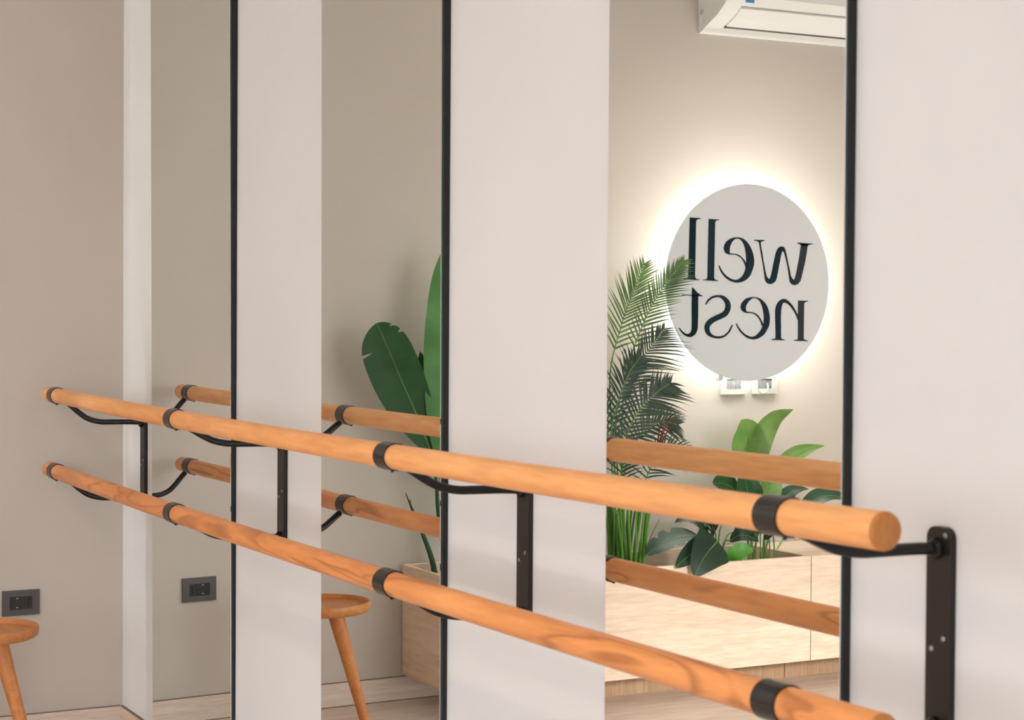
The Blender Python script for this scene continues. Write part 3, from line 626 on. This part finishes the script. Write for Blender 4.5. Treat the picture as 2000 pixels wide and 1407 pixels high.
def palm():
    t = thing('areca_palm', 'feathery areca palm with many green stems growing up before the sign', 'plant', (.2, -1.92, SOIL), 'plants in the planter')
    b = lambda dx, dy: (.2+dx, -1.90+dy, SOIL+.02)
    frond(t, [b(.02, .0), (.22, -1.885, .9), (.22, -1.90, 1.2), (.21, -1.99, 1.42), (.20, -2.08, 1.55), (.20, -2.168, 1.648)], M['palm'], .20, 40, .50, (1, .1, .1), .05, 1.15, (.85, .6))
    frond(t, [b(-.02, .01), (.19, -1.87, .9), (.17, -1.86, 1.2), (.17, -1.91, 1.40), (.17, -1.96, 1.52), (.17, -2.008, 1.632)], M['palm'], .17, 34, .50, (1, 0, .1), .05, 1.0, (1.1, 1))
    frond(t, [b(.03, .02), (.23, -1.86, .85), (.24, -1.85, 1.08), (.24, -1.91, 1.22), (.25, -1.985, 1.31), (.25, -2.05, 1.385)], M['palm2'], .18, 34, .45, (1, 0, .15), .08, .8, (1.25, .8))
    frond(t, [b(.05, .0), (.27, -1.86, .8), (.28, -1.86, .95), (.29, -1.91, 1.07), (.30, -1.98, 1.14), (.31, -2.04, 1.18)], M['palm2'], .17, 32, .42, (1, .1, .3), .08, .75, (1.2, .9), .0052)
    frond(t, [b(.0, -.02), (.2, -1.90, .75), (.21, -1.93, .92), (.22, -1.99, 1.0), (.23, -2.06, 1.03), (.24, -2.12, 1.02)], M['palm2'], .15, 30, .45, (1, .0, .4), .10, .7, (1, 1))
    frond(t, [b(.04, .03), (.26, -1.83, .75), (.28, -1.80, .98), (.30, -1.82, 1.12), (.31, -1.86, 1.22), (.32, -1.90, 1.28)], M['palm2'], .17, 30, .40, (1, 0, .2), .08, .8, (1, 1), .0052)
    frond(t, [b(-.04, .03), (.16, -1.85, .8), (.14, -1.80, 1.1), (.13, -1.78, 1.32), (.13, -1.76, 1.45), (.13, -1.73, 1.55)], M['palm'], .15, 30, .45, (1, 0, .1), .06, .9, (1, 1))
    frond(t, [b(.02, .05), (.24, -1.84, .75), (.27, -1.80, .95), (.29, -1.76, 1.08), (.30, -1.72, 1.14), (.31, -1.68, 1.16)], M['palm'], .15, 28, .40, (.8, 0, .5), .10, .8, (1, 1))
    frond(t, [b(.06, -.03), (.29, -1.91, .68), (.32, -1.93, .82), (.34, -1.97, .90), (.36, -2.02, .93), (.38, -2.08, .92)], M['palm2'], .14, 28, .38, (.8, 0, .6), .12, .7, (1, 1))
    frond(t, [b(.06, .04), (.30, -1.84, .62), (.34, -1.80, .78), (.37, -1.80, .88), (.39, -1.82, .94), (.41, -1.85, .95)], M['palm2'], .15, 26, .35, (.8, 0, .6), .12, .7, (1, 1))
    # upright green stems at the foot
    for i in range(26):
        y = -1.872-.08*random.random(); x = .17+.11*random.random(); ln = random.uniform(.26, .40); sp = (y+1.915)*1.0+random.uniform(-.02, .02)
        stem('stem', t, [(x, y, SOIL), (x+.005, y+sp*.5, SOIL+ln*.5), (x+.015, y+sp*1.2, SOIL+ln)], .0078, .0035, M['palmstem'], 6)
    stem('stem', t, [(.24, -1.955, SOIL), (.25, -1.985, .56), (.26, -2.03, .66)], .0035, .0012, M['palmstem'], 6)
    # dry red-brown shoots
    for i, (y, z) in enumerate([(-2.058, 1.06), (-2.075, 1.075), (-2.03, 1.04), (-2.10, 1.05)]):
        stem('dry_shoot', t, [(.27, -2.0, .86), (.27, -2.02+.3*(y+2.05), .96), (.27, y, z)], .006, .001, M['red'], 5)
palm()

def broad():
    t = thing('broad_leaved_plant', 'light green broad-leaved plant with pointed upright leaves below the sockets', 'plant', (.2, -2.50, SOIL), 'plants in the planter')
    def lf(mid, w, m, n, fold=.3, base=(.2, -2.50), **kw):
        mid = [(x, y+(x-.2)*.7, z) for x, y, z in mid]
        leaf('leaf', t, mid, w, m, n, fold, **kw); stem('petiole', t, [(base[0], base[1], SOIL), ((base[0]+mid[0][0])/2, (base[1]*.65+mid[0][1]*.35), (SOIL+mid[0][2])/2), mid[0]], .0055, .003, M['rib'])
    lf([(.21, -2.50, .76), (.20, -2.495, .85), (.19, -2.485, .93), (.185, -2.468, .985), (.19, -2.448, 1.028)], .095, M['broad'], (1, .1, .1), .10, rows=24)
    lf([(.2, -2.50, .78), (.2, -2.515, .87), (.2, -2.55, .965), (.2, -2.61, 1.03), (.2, -2.70, 1.065)], .050, M['broad'], (1, -.1, .5), .30, rows=28, shape='lance')
    lf([(.2, -2.60, .78), (.2, -2.66, .845), (.2, -2.73, .885), (.2, -2.79, .903), (.2, -2.86, .914)], .036, M['broad'], (.7, 0, .9), .35, rows=24, shape='lance', base=(.2, -2.55))
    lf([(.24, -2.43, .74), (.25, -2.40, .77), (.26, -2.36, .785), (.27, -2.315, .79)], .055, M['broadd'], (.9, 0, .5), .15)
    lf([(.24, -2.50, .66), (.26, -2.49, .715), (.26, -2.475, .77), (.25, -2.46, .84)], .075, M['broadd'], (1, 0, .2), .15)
    lf([(.23, -2.56, .68), (.24, -2.575, .73), (.24, -2.60, .78), (.24, -2.63, .83)], .060, M['broad'], (1, 0, .2), .2)
    lf([(.22, -2.62, .66), (.23, -2.67, .72), (.24, -2.72, .745), (.24, -2.78, .745)], .032, M['dark'], (.6, 0, .9), .25, base=(.2, -2.55), shape='lance')
    lf([(.22, -2.72, .62), (.23, -2.80, .69), (.24, -2.87, .715), (.25, -2.96, .70), (.25, -3.02, .66)], .042, M['dark'], (.6, 0, .9), .25, base=(.21, -2.57), shape='lance')
    lf([(.30, -2.56, .56), (.33, -2.61, .60), (.35, -2.66, .60), (.36, -2.71, .56)], .026, M['dark'], (.6, 0, .9), .25, base=(.26, -2.54), shape='lance')
    for i in range(6):
        y = -2.47-.022*i; stem('stalk', t, [(.24, y, SOIL), (.24, y-.003, .52), (.24, y-.006+.004*i, .63)], .0038, .003, M['rib'], 6)
broad()

def philodendron():
    t = thing('dark_philodendron', 'low dark-leaved philodendron spilling over the planter front edge', 'plant', (.28, -2.32, SOIL), 'plants in the planter')
    def lf(mid, w, m, n, fold=.2, base=(.28, -2.34), **kw):
        mid = [(x, y+(x-.2)*.7+max(0, x-.36)*.75, z) for x, y, z in mid]; base = (base[0], base[1]+.06)
        leaf('leaf', t, mid, w, m, n, fold, **kw); stem('petiole', t, [(base[0], base[1], SOIL), ((base[0]+mid[0][0])/2, (base[1]+mid[0][1])/2, max(SOIL, mid[0][2])*.5+.27), mid[0]], .0035, .0025, M['palmstem'], 6)
    lf([(.30, -2.25, .590), (.31, -2.20, .592), (.32, -2.13, .585), (.33, -2.07, .565), (.335, -2.02, .535)], .060, M['dark'], (.55, 0, .9), .2, shape='oval', slits=((.35, 1, .5, .05), (.55, 1, .5, .05), (.45, -1, .5, .05), (.65, -1, .45, .05)))
    lf([(.415, -2.385, .585), (.445, -2.365, .55), (.462, -2.345, .51), (.470, -2.325, .465)], .082, M['dark'], (1, .15, .35), .12, shape='heart')
    lf([(.36, -2.34, .56), (.40, -2.29, .555), (.43, -2.255, .53), (.45, -2.225, .50)], .055, M['dark'], (.9, .1, .5), .15, shape='heart')
    lf([(.38, -2.40, .50), (.405, -2.45, .525), (.42, -2.51, .545), (.43, -2.56, .54)], .038, M['bright'], (.9, 0, .4), .2, shape='oval', wave=.04)
    lf([(.30, -2.30, .62), (.31, -2.27, .655), (.32, -2.24, .67), (.33, -2.20, .665)], .050, M['dark'], (.8, .1, .7), .2, shape='heart')
    lf([(.30, -2.36, .63), (.32, -2.37, .665), (.33, -2.38, .68), (.345, -2.39, .67)], .060, M['dark'], (.8, .1, .7), .2, shape='heart')
    lf([(.30, -2.42, .60), (.33, -2.47, .615), (.34, -2.53, .615), (.35, -2.60, .59)], .050, M['dark'], (.7, 0, .8), .2, shape='oval')
    lf([(.32, -2.40, .57), (.35, -2.44, .59), (.37, -2.49, .59), (.38, -2.55, .57)], .045, M['dark'], (.7, 0, .8), .2, shape='oval')
    lf([(.28, -2.33, .60), (.29, -2.31, .63), (.31, -2.29, .645), (.33, -2.28, .63)], .05, M['dark'], (.9, 0, .5), .2, shape='heart')
    lf([(.25, -2.28, .60), (.25, -2.24, .64), (.25, -2.19, .655), (.25, -2.14, .64)], .032, M['dark'], (.7, 0, .8), .2, shape='lance')
philodendron()

for o in bpy.data.objects:
    if '_o' in o: del o['_o']
